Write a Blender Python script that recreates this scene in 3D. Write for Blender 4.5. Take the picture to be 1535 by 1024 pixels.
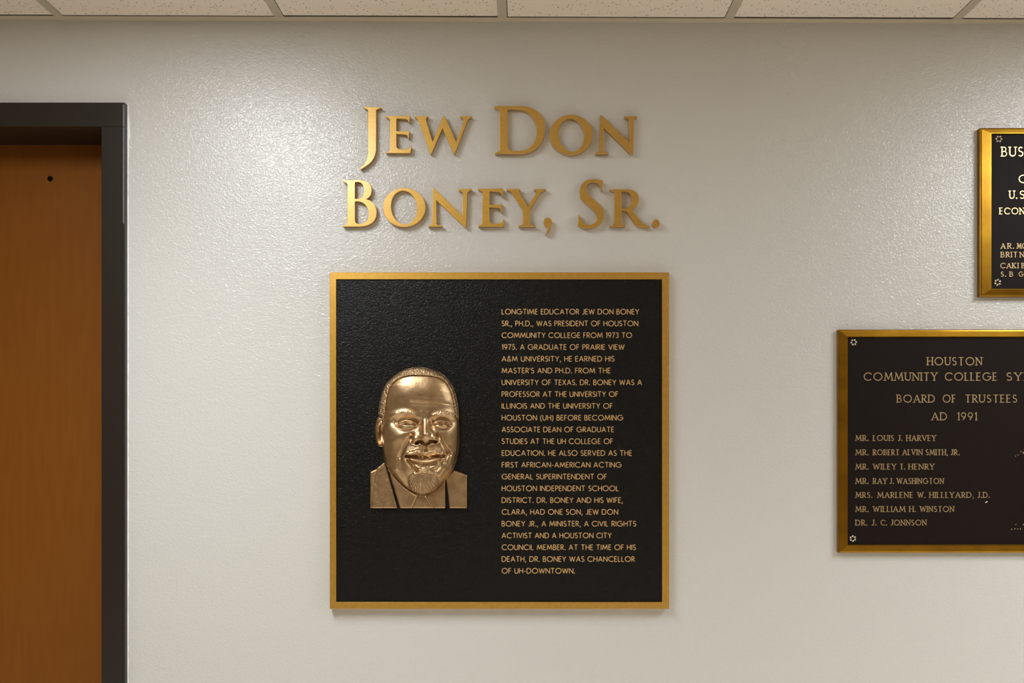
import bpy, bmesh, math, random
import numpy as np
from mathutils import Vector

for o in list(bpy.data.objects):
    bpy.data.objects.remove(o, do_unlink=True)
S = bpy.context.scene
COL = S.collection

# ------------------------------------------------------------------ camera
D = 2.60                      # distance of the lens from the wall (wall face is y = 0)
F = D / 0.0018                # focal length in pixels of a 1535 px wide frame
VX, VY = 785.0, 640.0         # the camera's level axis in the frame (a shifted lens)
ZC = 1.331
cam_data = bpy.data.cameras.new('camera')
cam = bpy.data.objects.new('camera', cam_data)
COL.objects.link(cam)
cam.location = (0, -D, ZC)
cam.rotation_euler = (math.radians(90), 0, 0)
cam_data.sensor_fit = 'HORIZONTAL'
cam_data.sensor_width = 36.0
cam_data.lens = F * 36.0 / 1535.0
cam_data.shift_x = (767.5 - VX) / 1535.0
cam_data.shift_y = (VY - 512.0) / 1535.0
cam_data.clip_start = 0.02
S.camera = cam

# ------------------------------------------------------------------ world, view
w = bpy.data.worlds.new('world')
S.world = w
w.use_nodes = True
w.node_tree.nodes['Background'].inputs[0].default_value = (0, 0, 0, 1)
S.view_settings.view_transform = 'Standard'
S.view_settings.look = 'None'
S.view_settings.gamma = 1.0
S.view_settings.use_curve_mapping = False
S.view_settings.exposure = 0.0

LIGHT_STRENGTH = 18.6          # radiance of the lit lenses
BEAM_POWER = 16.5              # watts thrown downwards by each fixture's reflector
BEAM_SPREAD = 118.0
LIGHT_COLOR = (0.955, 0.995, 1.04)
CEIL_Z = 2.424                # underside of the ceiling grid
ROOM_X0, ROOM_X1, ROOM_Y = -3.0, 4.2, -3.7
# ceiling fixtures: x centre, y centre, size x, size y
FIXTURES = [(-0.84, -1.22, 0.54, 1.16), (2.00, -1.22, 0.58, 1.18)]


def P(px, py, t=0.0):
    """a point of the photograph on the plane t metres in front of the wall"""
    k = (D - t) / F
    return ((px - VX) * k, -t, ZC - (py - VY) * k)


# ------------------------------------------------------------------ materials
def mat(name, base, rough=0.5, metal=0.0, spec=0.5):
    m = bpy.data.materials.new(name)
    m.use_nodes = True
    b = m.node_tree.nodes['Principled BSDF']
    b.inputs['Base Color'].default_value = (*base, 1)
    b.inputs['Roughness'].default_value = rough
    b.inputs['Metallic'].default_value = metal
    b.inputs['Specular IOR Level'].default_value = spec
    return m


def node(m, kind, **kw):
    n = m.node_tree.nodes.new(kind)
    for k, v in kw.items():
        if k in n.inputs:
            n.inputs[k].default_value = v
        else:
            setattr(n, k, v)
    return n


def lk(m, a, b):
    m.node_tree.links.new(a, b)


def bsdf(m):
    return m.node_tree.nodes['Principled BSDF']


def coords(m, scale=(1, 1, 1)):
    tc = node(m, 'ShaderNodeTexCoord')
    mp = node(m, 'ShaderNodeMapping')
    mp.inputs['Scale'].default_value = scale
    lk(m, tc.outputs['Object'], mp.inputs['Vector'])
    return mp.outputs['Vector']


def bump_noise(m, scale, dist, strength=1.0, detail=2.0, stretch=(1, 1, 1), distortion=0.0, prev=None, rough=0.5):
    v = coords(m, stretch)
    n = node(m, 'ShaderNodeTexNoise')
    n.inputs['Scale'].default_value = scale
    n.inputs['Detail'].default_value = detail
    n.inputs['Roughness'].default_value = rough
    n.inputs['Distortion'].default_value = distortion
    lk(m, v, n.inputs['Vector'])
    b = node(m, 'ShaderNodeBump')
    b.inputs['Distance'].default_value = dist
    b.inputs['Strength'].default_value = strength
    lk(m, n.outputs['Fac'], b.inputs['Height'])
    if prev is not None:
        lk(m, prev, b.inputs['Normal'])
    lk(m, b.outputs['Normal'], bsdf(m).inputs['Normal'])
    return b.outputs['Normal']


def colour_noise(m, c1, c2, scale, stretch=(1, 1, 1), detail=4.0, lo=0.35, hi=0.65):
    v = coords(m, stretch)
    n = node(m, 'ShaderNodeTexNoise')
    n.inputs['Scale'].default_value = scale
    n.inputs['Detail'].default_value = detail
    lk(m, v, n.inputs['Vector'])
    r = node(m, 'ShaderNodeValToRGB')
    r.color_ramp.elements[0].position = lo
    r.color_ramp.elements[1].position = hi
    r.color_ramp.elements[0].color = (*c1, 1)
    r.color_ramp.elements[1].color = (*c2, 1)
    lk(m, n.outputs['Fac'], r.inputs['Fac'])
    lk(m, r.outputs['Color'], bsdf(m).inputs['Base Color'])
    return r.outputs['Color']


M = {}
M['wall'] = mat('eggshell_wall_paint', (0.605, 0.593, 0.553), 0.19, 0, 0.66)
nrm = bump_noise(M['wall'], 140.0, 0.0021, 0.6, 2.0, (1, 1, 1.25), 1.1)
M['plain_wall'] = mat('plain_wall_paint', (0.38, 0.29, 0.18), 0.6)
M['floor'] = mat('tan_floor_tile', (0.42, 0.36, 0.27), 0.5)
colour_noise(M['floor'], (0.76, 0.69, 0.59), (0.82, 0.75, 0.65), 30)
M['slab'] = mat('dark_plenum', (0.03, 0.025, 0.02), 0.9)
M['grid'] = mat('ceiling_grid_enamel', (0.52, 0.455, 0.34), 0.5)
M['angle'] = mat('wall_angle_enamel', (0.56, 0.49, 0.37), 0.5)
M['frame_paint'] = mat('dark_brown_enamel', (0.018, 0.0135, 0.0095), 0.34, 0, 0.4)
bump_noise(M['frame_paint'], 90, 0.0004, 0.3)
M['door'] = mat('brown_door_laminate', (0.17, 0.055, 0.006), 0.5, 0, 0.25)
colour_noise(M['door'], (0.195, 0.060, 0.004), (0.212, 0.068, 0.005), 60, (1, 1, 0.12), 5)
M['rubber'] = mat('black_rubber', (0.002, 0.002, 0.002), 0.6, 0, 0.08)
M['caulk'] = mat('white_caulk', (0.86, 0.85, 0.80), 0.5)
M['steel'] = mat('grey_metal_edge', (0.35, 0.34, 0.35), 0.4, 0.6)
M['black'] = mat('textured_black_panel', (0.0035, 0.0035, 0.003), 0.33, 0, 0.27)
bump_noise(M['black'], 190, 0.0021, 0.6, 2.0, (1, 1, 1), 1.2)
M['bronze_field'] = mat('dark_bronze_field', (0.0095, 0.0055, 0.004), 0.55, 0, 0.12)
bump_noise(M['bronze_field'], 420, 0.0006, 0.35, 2.0)


def brushed(name, c1, c2, rough, stretch, scale=40, coat=1.0):
    m = mat(name, c1, rough, 1.0)
    colour_noise(m, c1, c2, scale, stretch, 3)
    bump_noise(m, scale * 3, 0.0002, 0.2, 2.0, stretch)
    bsdf(m).inputs['Coat Weight'].default_value = coat
    bsdf(m).inputs['Coat Roughness'].default_value = 0.26
    bsdf(m).inputs['Coat IOR'].default_value = 1.8
    return m


M['gold_letter'] = brushed('brushed_gold_letter', (0.54, 0.30, 0.028), (0.60, 0.34, 0.036), 0.47, (0.6, 1, 6))
M['gold_frame'] = brushed('brushed_gold_frame', (0.58, 0.325, 0.035), (0.64, 0.365, 0.045), 0.47, (3, 3, 3))
M['brass_frame'] = brushed('aged_brass_frame', (0.28, 0.135, 0.005), (0.37, 0.188, 0.009), 0.30, (1, 1, 1), 14, 0.12)
M['gold_text'] = mat('gold_text', (0.78, 0.52, 0.24), 0.45, 0.75)
M['bronze_text'] = mat('worn_bronze_text', (0.50, 0.36, 0.19), 0.45, 0.8)
M['bright_text'] = mat('polished_bronze_text', (0.80, 0.60, 0.33), 0.42, 0.75)
M['pale_metal'] = mat('pale_rosette_metal', (0.80, 0.70, 0.55), 0.35, 0.7)
M['relief'] = mat('cast_bronze_relief', (0.44, 0.30, 0.165), 0.37, 1.0)
colour_noise(M['relief'], (0.40, 0.265, 0.14), (0.58, 0.405, 0.23), 38, (1, 1, 1), 5, 0.3, 0.7)
M['relief_hair'] = mat('cast_bronze_hair', (0.47, 0.325, 0.185), 0.50, 1.0)
M['tile'] = mat('mineral_fibre_tile', (0.60, 0.54, 0.46), 0.9)


def tile_marks(m):
    v = coords(m, (1, 1, 1))
    n0 = node(m, 'ShaderNodeTexNoise')
    n0.inputs['Scale'].default_value = 40
    lk(m, v, n0.inputs['Vector'])
    mx = node(m, 'ShaderNodeMixRGB')
    mx.blend_type = 'ADD'
    mx.inputs['Fac'].default_value = 0.012
    lk(m, v, mx.inputs['Color1'])
    lk(m, n0.outputs['Color'], mx.inputs['Color2'])
    vo = node(m, 'ShaderNodeTexVoronoi')
    vo.inputs['Scale'].default_value = 105
    vo.inputs['Randomness'].default_value = 1.0
    lk(m, mx.outputs['Color'], vo.inputs['Vector'])
    r = node(m, 'ShaderNodeValToRGB')
    r.color_ramp.elements[0].position = 0.15
    r.color_ramp.elements[0].color = (0.26, 0.21, 0.155, 1)
    r.color_ramp.elements[1].position = 0.27
    r.color_ramp.elements[1].color = (0.86, 0.77, 0.655, 1)
    lk(m, vo.outputs['Distance'], r.inputs['Fac'])
    # only some of the cells carry a pit
    sep = node(m, 'ShaderNodeSeparateColor')
    lk(m, vo.outputs['Color'], sep.inputs['Color'])
    gt = node(m, 'ShaderNodeMath')
    gt.operation = 'GREATER_THAN'
    gt.inputs[1].default_value = 0.42
    lk(m, sep.outputs['Red'], gt.inputs[0])
    mix = node(m, 'ShaderNodeMixRGB')
    mix.inputs['Color1'].default_value = (0.86, 0.77, 0.655, 1)
    lk(m, gt.outputs['Value'], mix.inputs['Fac'])
    lk(m, r.outputs['Color'], mix.inputs['Color2'])
    lk(m, mix.outputs['Color'], bsdf(m).inputs['Base Color'])


tile_marks(M['tile'])


# ------------------------------------------------------------------ helpers
def link(name, me, m=None, parent=None, smooth=False):
    o = bpy.data.objects.new(name, me)
    COL.objects.link(o)
    if m is not None:
        me.materials.clear()
        me.materials.append(m)
    if smooth:
        me.polygons.foreach_set('use_smooth', [True] * len(me.polygons))
    if parent is not None:
        o.parent = parent
    return o


def obj(name, bm, m, parent=None, smooth=False, bevel=0.0, origin=None):
    if origin is not None:
        bmesh.ops.translate(bm, verts=bm.verts, vec=[-c for c in origin])
    me = bpy.data.meshes.new(name)
    bm.to_mesh(me)
    bm.free()
    o = link(name, me, m, parent, smooth)
    if origin is not None:
        o.location = origin
    if bevel:
        b = o.modifiers.new('bevel', 'BEVEL')
        b.width = bevel
        b.segments = 2
        b.limit_method = 'ANGLE'
    return o


def box(bm, x0, x1, y0, y1, z0, z1):
    v = [bm.verts.new((x, y, z)) for x in (x0, x1) for y in (y0, y1) for z in (z0, z1)]
    for f in ((0, 1, 3, 2), (4, 6, 7, 5), (0, 4, 5, 1), (2, 3, 7, 6), (0, 2, 6, 4), (1, 5, 7, 3)):
        bm.faces.new([v[i] for i in f])
    return bm


def thing(name, label, cat, loc=(0, 0, 0), group=None):
    o = bpy.data.objects.new(name, None)
    COL.objects.link(o)
    o.location = loc
    o.empty_display_size = 0.05
    return tag(o, label, cat, group)


def tag(o, label, cat, group=None):
    o['label'] = label
    o['category'] = cat
    if group:
        o['group'] = group
    return o


def struct(o):
    o['kind'] = 'structure'
    return o


def attach(o, parent):
    """parent a part built in world coordinates"""
    o.parent = parent
    o.location = Vector(o.location) - Vector(parent.location)
    return o


def add_cyl(bm, c, r, y0, y1, n=24, r2=None):
    """disc-like cylinder whose axis is the wall normal"""
    r2 = r if r2 is None else r2
    a = [bm.verts.new((c[0] + r * math.cos(2 * math.pi * i / n), y0, c[2] + r * math.sin(2 * math.pi * i / n))) for i in range(n)]
    b = [bm.verts.new((c[0] + r2 * math.cos(2 * math.pi * i / n), y1, c[2] + r2 * math.sin(2 * math.pi * i / n))) for i in range(n)]
    for i in range(n):
        j = (i + 1) % n
        bm.faces.new((a[i], a[j], b[j], b[i]))
    bm.faces.new(list(reversed(a)))
    bm.faces.new(b)
    bmesh.ops.recalc_face_normals(bm, faces=bm.faces)


# ------------------------------------------------------------------ the room
def K(p):
    return p * D / F


# door opening in the front wall
DX1 = (152 - VX) * 0.0018 + 0.012        # right edge of the opening (behind the jamb)
DZ1 = ZC - (190 - VY) * 0.0018 + 0.012
DX0 = DX1 - 0.96
WT = 0.20
bm = bmesh.new()
SLAB = CEIL_Z + 0.30
# one continuous face with a door-shaped notch, extruded back
pts = [(ROOM_X0, 0), (DX0, 0), (DX0, DZ1), (DX1, DZ1), (DX1, 0), (ROOM_X1, 0), (ROOM_X1, SLAB), (ROOM_X0, SLAB)]
fr = [bm.verts.new((x, 0, z)) for x, z in pts]
bk = [bm.verts.new((x, WT, z)) for x, z in pts]
bm.faces.new(fr)
bm.faces.new(list(reversed(bk)))
for i in range(len(pts)):
    j = (i + 1) % len(pts)
    bm.faces.new((fr[j], fr[i], bk[i], bk[j]))
bmesh.ops.recalc_face_normals(bm, faces=bm.faces)
struct(obj('wall_front', bm, M['wall']))
struct(obj('wall_back', box(bmesh.new(), ROOM_X0, ROOM_X1, ROOM_Y - 0.15, ROOM_Y, 0, SLAB), M['plain_wall']))
struct(obj('wall_left', box(bmesh.new(), ROOM_X0 - 0.15, ROOM_X0, ROOM_Y - 0.15, WT, 0, SLAB), M['plain_wall']))
struct(obj('wall_right', box(bmesh.new(), ROOM_X1, ROOM_X1 + 0.15, ROOM_Y - 0.15, WT, 0, SLAB), M['plain_wall']))
struct(obj('floor', box(bmesh.new(), ROOM_X0 - 0.15, ROOM_X1 + 0.15, ROOM_Y - 0.15, WT + 0.1, -0.1, 0), M['floor']))
bm = box(bmesh.new(), ROOM_X0, ROOM_X1, ROOM_Y, 0, CEIL_Z + 0.3, CEIL_Z + 0.4)
ceiling = struct(obj('ceiling', bm, M['slab']))

TILT = 0.0036                # the grid hangs a hair lower on the right
XMID = 0.0


def tz(x):
    return -TILT * x


def tilt_bm(bm):
    for v in bm.verts:
        v.co.z += tz(v.co.x)
    return bm


ANG = 0.027                  # width of the wall angle's flange
BARS = [(p - VX) * 0.0018 for p in (94.5, 422.0, 753.5, 1090.0, 1428.0)]
xs = list(BARS)
while xs[0] - 0.6 > ROOM_X0:
    xs.insert(0, xs[0] - 0.6)
xs.append(1.69)
xs.append(2.30)
while xs[-1] + 0.6 < ROOM_X1:
    xs.append(xs[-1] + 0.6)
ys = [-ANG, -0.62, -1.82, -3.02]
BW = 0.0245
# main runners and cross tees
for x in xs:
    bm = bmesh.new()
    box(bm, x - BW / 2, x + BW / 2, ROOM_Y, -ANG + 0.001, CEIL_Z, CEIL_Z + 0.0015)
    box(bm, x - 0.001, x + 0.001, ROOM_Y, -ANG + 0.001, CEIL_Z + 0.001, CEIL_Z + 0.04)
    obj('ceiling_grid_bar', tilt_bm(bm), M['grid'], ceiling)
for y in ys[1:]:
    for a, b in zip(xs[:-1], xs[1:]):
        bm = bmesh.new()
        box(bm, a + BW / 2, b - BW / 2, y - BW / 2, y + BW / 2, CEIL_Z, CEIL_Z + 0.0015)
        obj('ceiling_cross_tee', tilt_bm(bm), M['grid'], ceiling)


def fixture_at(x, y):
    for fx, fy, sx, sy in FIXTURES:
        if abs(x - fx) < sx / 2 and abs(y - fy) < sy / 2:
            return True
    return False


GAP = 0.0022
edges = [ROOM_X0] + xs + [ROOM_X1]
rnd = random.Random(4)
for a, b in zip(edges[:-1], edges[1:]):
    for y1, y0 in zip(ys[:-1], ys[1:]):
        if fixture_at((a + b) / 2, (y0 + y1) / 2):
            continue
        bm = bmesh.new()
        dz = rnd.uniform(-0.0004, 0.0006)
        top = y1 - (rnd.uniform(0.0065, 0.009) if y1 == ys[0] else BW / 2 + GAP)
        box(bm, a + BW / 2 + GAP * (1.0 if a < 0 else 0.15), b - BW / 2 - GAP * (0.15 if b < 0 else 1.0), y0 + BW / 2 + GAP, top, CEIL_Z + dz, CEIL_Z + 0.018)
        obj('ceiling_tile', tilt_bm(bm), M['tile'], ceiling)
    bm = bmesh.new()         # the strip of cut tiles along the far wall
    box(bm, a + BW / 2, b - BW / 2, ROOM_Y, ys[-1] - BW / 2, CEIL_Z, CEIL_Z + 0.018)
    obj('ceiling_tile', tilt_bm(bm), M['tile'], ceiling)

bm = bmesh.new()             # L-shaped wall angle
box(bm, ROOM_X0, ROOM_X1, -ANG, 0, CEIL_Z - 0.0006, CEIL_Z + 0.001)
box(bm, ROOM_X0, ROOM_X1, -0.0015, 0, CEIL_Z + 0.001, CEIL_Z + 0.025)
bmesh.ops.subdivide_edges(bm, edges=[e for e in bm.edges if abs(e.verts[0].co.x - e.verts[1].co.x) > 1], cuts=8)
struct(obj('trim_1', tilt_bm(bm), M['angle']))


# ------------------------------------------------------------------ ceiling lights
def emit(name, col, strength):
    m = bpy.data.materials.new(name)
    m.use_nodes = True
    nt = m.node_tree
    nt.nodes.clear()
    e = nt.nodes.new('ShaderNodeEmission')
    e.inputs['Color'].default_value = (*col, 1)
    e.inputs['Strength'].default_value = strength
    o = nt.nodes.new('ShaderNodeOutputMaterial')
    nt.links.new(e.outputs[0], o.inputs['Surface'])
    return m


M['diffuser'] = emit('lit_diffuser', LIGHT_COLOR, LIGHT_STRENGTH)
M['white_enamel'] = mat('white_fixture_enamel', (0.75, 0.73, 0.68), 0.4)


def ceiling_light(x, y, sx, sy, label):
    t = thing('ceiling_light', label, 'ceiling light', (x, y, CEIL_Z + tz(x)), 'recessed ceiling light panels')
    bm = bmesh.new()
    for a, b, c, d in ((-sx / 2, sx / 2, -sy / 2, -sy / 2 + 0.025), (-sx / 2, sx / 2, sy / 2 - 0.025, sy / 2),
                       (-sx / 2, -sx / 2 + 0.025, -sy / 2 + 0.025, sy / 2 - 0.025), (sx / 2 - 0.025, sx / 2, -sy / 2 + 0.025, sy / 2 - 0.025)):
        box(bm, a, b, c, d, 0.0, 0.06)
    obj('light_frame', bm, M['white_enamel'], t)
    bm = bmesh.new()
    vs = [bm.verts.new(p) for p in ((-sx / 2 + 0.025, -sy / 2 + 0.025, 0.008), (-sx / 2 + 0.025, sy / 2 - 0.025, 0.008),
                                    (sx / 2 - 0.025, sy / 2 - 0.025, 0.008), (sx / 2 - 0.025, -sy / 2 + 0.025, 0.008))]
    bm.faces.new(vs)
    obj('light_diffuser', bm, M['diffuser'], t)
    ld = bpy.data.lights.new('fixture_beam', 'AREA')
    ld.shape = 'RECTANGLE'
    ld.size, ld.size_y = sx - 0.06, sy - 0.06
    ld.energy = BEAM_POWER
    ld.color = LIGHT_COLOR
    ld.spread = math.radians(BEAM_SPREAD)
    lo = bpy.data.objects.new('fixture_beam', ld)
    COL.objects.link(lo)
    lo.parent = t
    lo.location = (0, 0, 0.005)
    return t


ceiling_light(*FIXTURES[0], 'lit white ceiling panel whose glare falls left of the gold name letters')
ceiling_light(*FIXTURES[1], 'lit white ceiling panel whose glare falls beside the small upper right plaque')


# ------------------------------------------------------------------ door
def door():
    pr = 0.020                                     # the frame stands this far off the wall
    fx1 = P(187, 0, pr)[0]                         # outer edge of the jamb's face
    ix1 = P(152, 0, pr)[0]
    fz1 = P(0, 153.5, pr)[2]
    iz1 = P(0, 190, pr)[2]
    ix0 = DX0 + (DX1 - ix1)
    fx0 = ix0 - (fx1 - ix1)
    leaf_y = 0.150
    bm = box(bmesh.new(), ix0 - 0.004, ix1 + 0.004, leaf_y, leaf_y + 0.044, 0.006, iz1 + 0.004)
    leaf = struct(obj('door_1', bm, M['door'], origin=(ix0, leaf_y, 0)))
    # frame: head and two jambs, each folded steel: face, return to the wall, reveal
    bm = box(bmesh.new(), fx0, fx1, -pr, -0.0005, iz1, fz1)
    box(bm, ix0, ix1, 0.0, leaf_y - 0.002, iz1, iz1 + 0.012)
    attach(obj('frame_head', bm, M['frame_paint'], bevel=0.0012), leaf)
    for a, b, c, d in ((ix1, fx1, ix1, ix1 + 0.0105), (fx0, ix0, ix0 - 0.0105, ix0)):
        bm = box(bmesh.new(), a, b, -pr, -0.0005, 0.0, iz1)
        box(bm, c, d, 0.0, leaf_y - 0.002, 0.0, iz1)
        attach(obj('frame_jamb', bm, M['frame_paint'], bevel=0.0012), leaf)
    # bright worn fold along the outer corner of the jamb
    bm = box(bmesh.new(), fx1 - 0.0042, fx1 - 0.0022, -pr - 0.0004, -pr + 0.001, iz1 + 0.001, fz1 - 0.006)
    box(bm, fx1 - 0.0042, fx1 - 0.0022, -pr - 0.0004, -pr + 0.001, P(0, 335, pr)[2], iz1 - 0.001)
    o = attach(obj('frame_edge', bm, M['steel']), leaf)
    o['label'] = 'thin bright worn edge along the door frame'
    # ragged bead of paint and caulk where frame meets wall
    rn = random.Random(2)
    bm = bmesh.new()
    z = 0.0
    zz = []
    while z < fz1 + 0.002:
        zz.append(z)
        z += rn.uniform(0.006, 0.02)
    zz.append(fz1 + 0.003)
    prev = None
    for z in zz:
        wd = 0.0032 + rn.uniform(-0.0008, 0.0008) + 0.004 * math.exp(-((z - (iz1 + 0.0)) / 0.05) ** 2) - 0.0015 * max(0, (z - iz1) / 0.06)
        x0 = fx1 - 0.001
        ring = [bm.verts.new((x0, -0.0002, z)), bm.verts.new((x0, -0.003, z)), bm.verts.new((x0 + wd * 0.6, -0.0022, z)), bm.verts.new((x0 + wd, -0.0001, z))]
        if prev:
            for i in range(3):
                bm.faces.new((prev[i], prev[i + 1], ring[i + 1], ring[i]))
        prev = ring
    box(bm, fx0, fx1 + 0.001, -0.003, -0.0002, fz1 - 0.001, fz1 + 0.0018)
    attach(obj('caulk_line', bm, M['caulk']), leaf)
    # small round black viewer
    c = P(75.5, 268, -leaf_y)
    bm = bmesh.new()
    add_cyl(bm, c, 0.0075, leaf_y + 0.001, leaf_y - 0.004, 24, 0.0068)
    attach(obj('peephole', bm, M['rubber'], bevel=0.0008), leaf)


door()


# ------------------------------------------------------------------ big wall letters
def bez(path):
    """'M x,y L.. Q.. C.. Z' -> list of closed point loops"""
    tok = path.replace(',', ' ').split()
    loops, cur, i, cmd, pen = [], [], 0, None, None

    def num():
        nonlocal i
        v = float(tok[i])
        i += 1
        return v
    while i < len(tok):
        if tok[i].isalpha():
            cmd = tok[i]
            i += 1
        if cmd == 'M':
            cur = [(num(), num())]
            cmd = 'L'
        elif cmd == 'L':
            cur.append((num(), num()))
        elif cmd == 'Q':
            a, b, c = cur[-1], (num(), num()), (num(), num())
            for k in range(1, 9):
                t = k / 8
                cur.append(tuple((1 - t) ** 2 * a[j] + 2 * t * (1 - t) * b[j] + t * t * c[j] for j in (0, 1)))
        elif cmd == 'C':
            a, b, c, d = cur[-1], (num(), num()), (num(), num()), (num(), num())
            for k in range(1, 17):
                t = k / 16
                cur.append(tuple((1 - t) ** 3 * a[j] + 3 * t * (1 - t) ** 2 * b[j] + 3 * t * t * (1 - t) * c[j] + t ** 3 * d[j] for j in (0, 1)))
        elif cmd == 'Z':
            if abs(cur[0][0] - cur[-1][0]) + abs(cur[0][1] - cur[-1][1]) < 1e-6:
                cur.pop()
            loops.append(cur)
    return loops


def ell(cx, cy, rx, ry, rot=0.0, n=72):
    r = math.radians(rot)
    out = []
    for k in range(n):
        a = 2 * math.pi * k / n
        x, y = rx * math.cos(a), ry * math.sin(a)
        out.append((cx + x * math.cos(r) - y * math.sin(r), cy + x * math.sin(r) + y * math.cos(r)))
    return out


def extrude_loops(name, loops, depth, bevel):
    """flat outlines (x, z) -> solid mesh of the given depth standing off y = 0, holes cut"""
    cu = bpy.data.curves.new(name, 'CURVE')
    cu.dimensions = '2D'
    cu.fill_mode = 'BOTH'
    cu.extrude = depth / 2 - bevel
    cu.bevel_depth = bevel
    cu.bevel_resolution = 1
    cu.offset = -bevel
    for lp in loops:
        sp = cu.splines.new('POLY')
        sp.points.add(len(lp) - 1)
        for p, (x, z) in zip(sp.points, lp):
            p.co = (x, z, 0, 1)
        sp.use_cyclic_u = True
    tmp = bpy.data.objects.new('tmp', cu)
    COL.objects.link(tmp)
    dg = bpy.context.evaluated_depsgraph_get()
    me = bpy.data.meshes.new_from_object(tmp.evaluated_get(dg), depsgraph=dg)
    bpy.data.objects.remove(tmp, do_unlink=True)
    bpy.data.curves.remove(cu)
    me.name = name
    n = len(me.vertices)
    co = np.empty(n * 3, dtype=np.float32)
    me.vertices.foreach_get('co', co)
    co = co.reshape(-1, 3)
    new = np.stack([co[:, 0], -(co[:, 2] + depth / 2), co[:, 1]], axis=1)
    me.vertices.foreach_set('co', new.ravel())
    bm = bmesh.new()
    bm.from_mesh(me)
    bmesh.ops.remove_doubles(bm, verts=bm.verts, dist=1e-6)
    bmesh.ops.recalc_face_normals(bm, faces=bm.faces)
    bm.to_mesh(me)
    bm.free()
    return me


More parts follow.
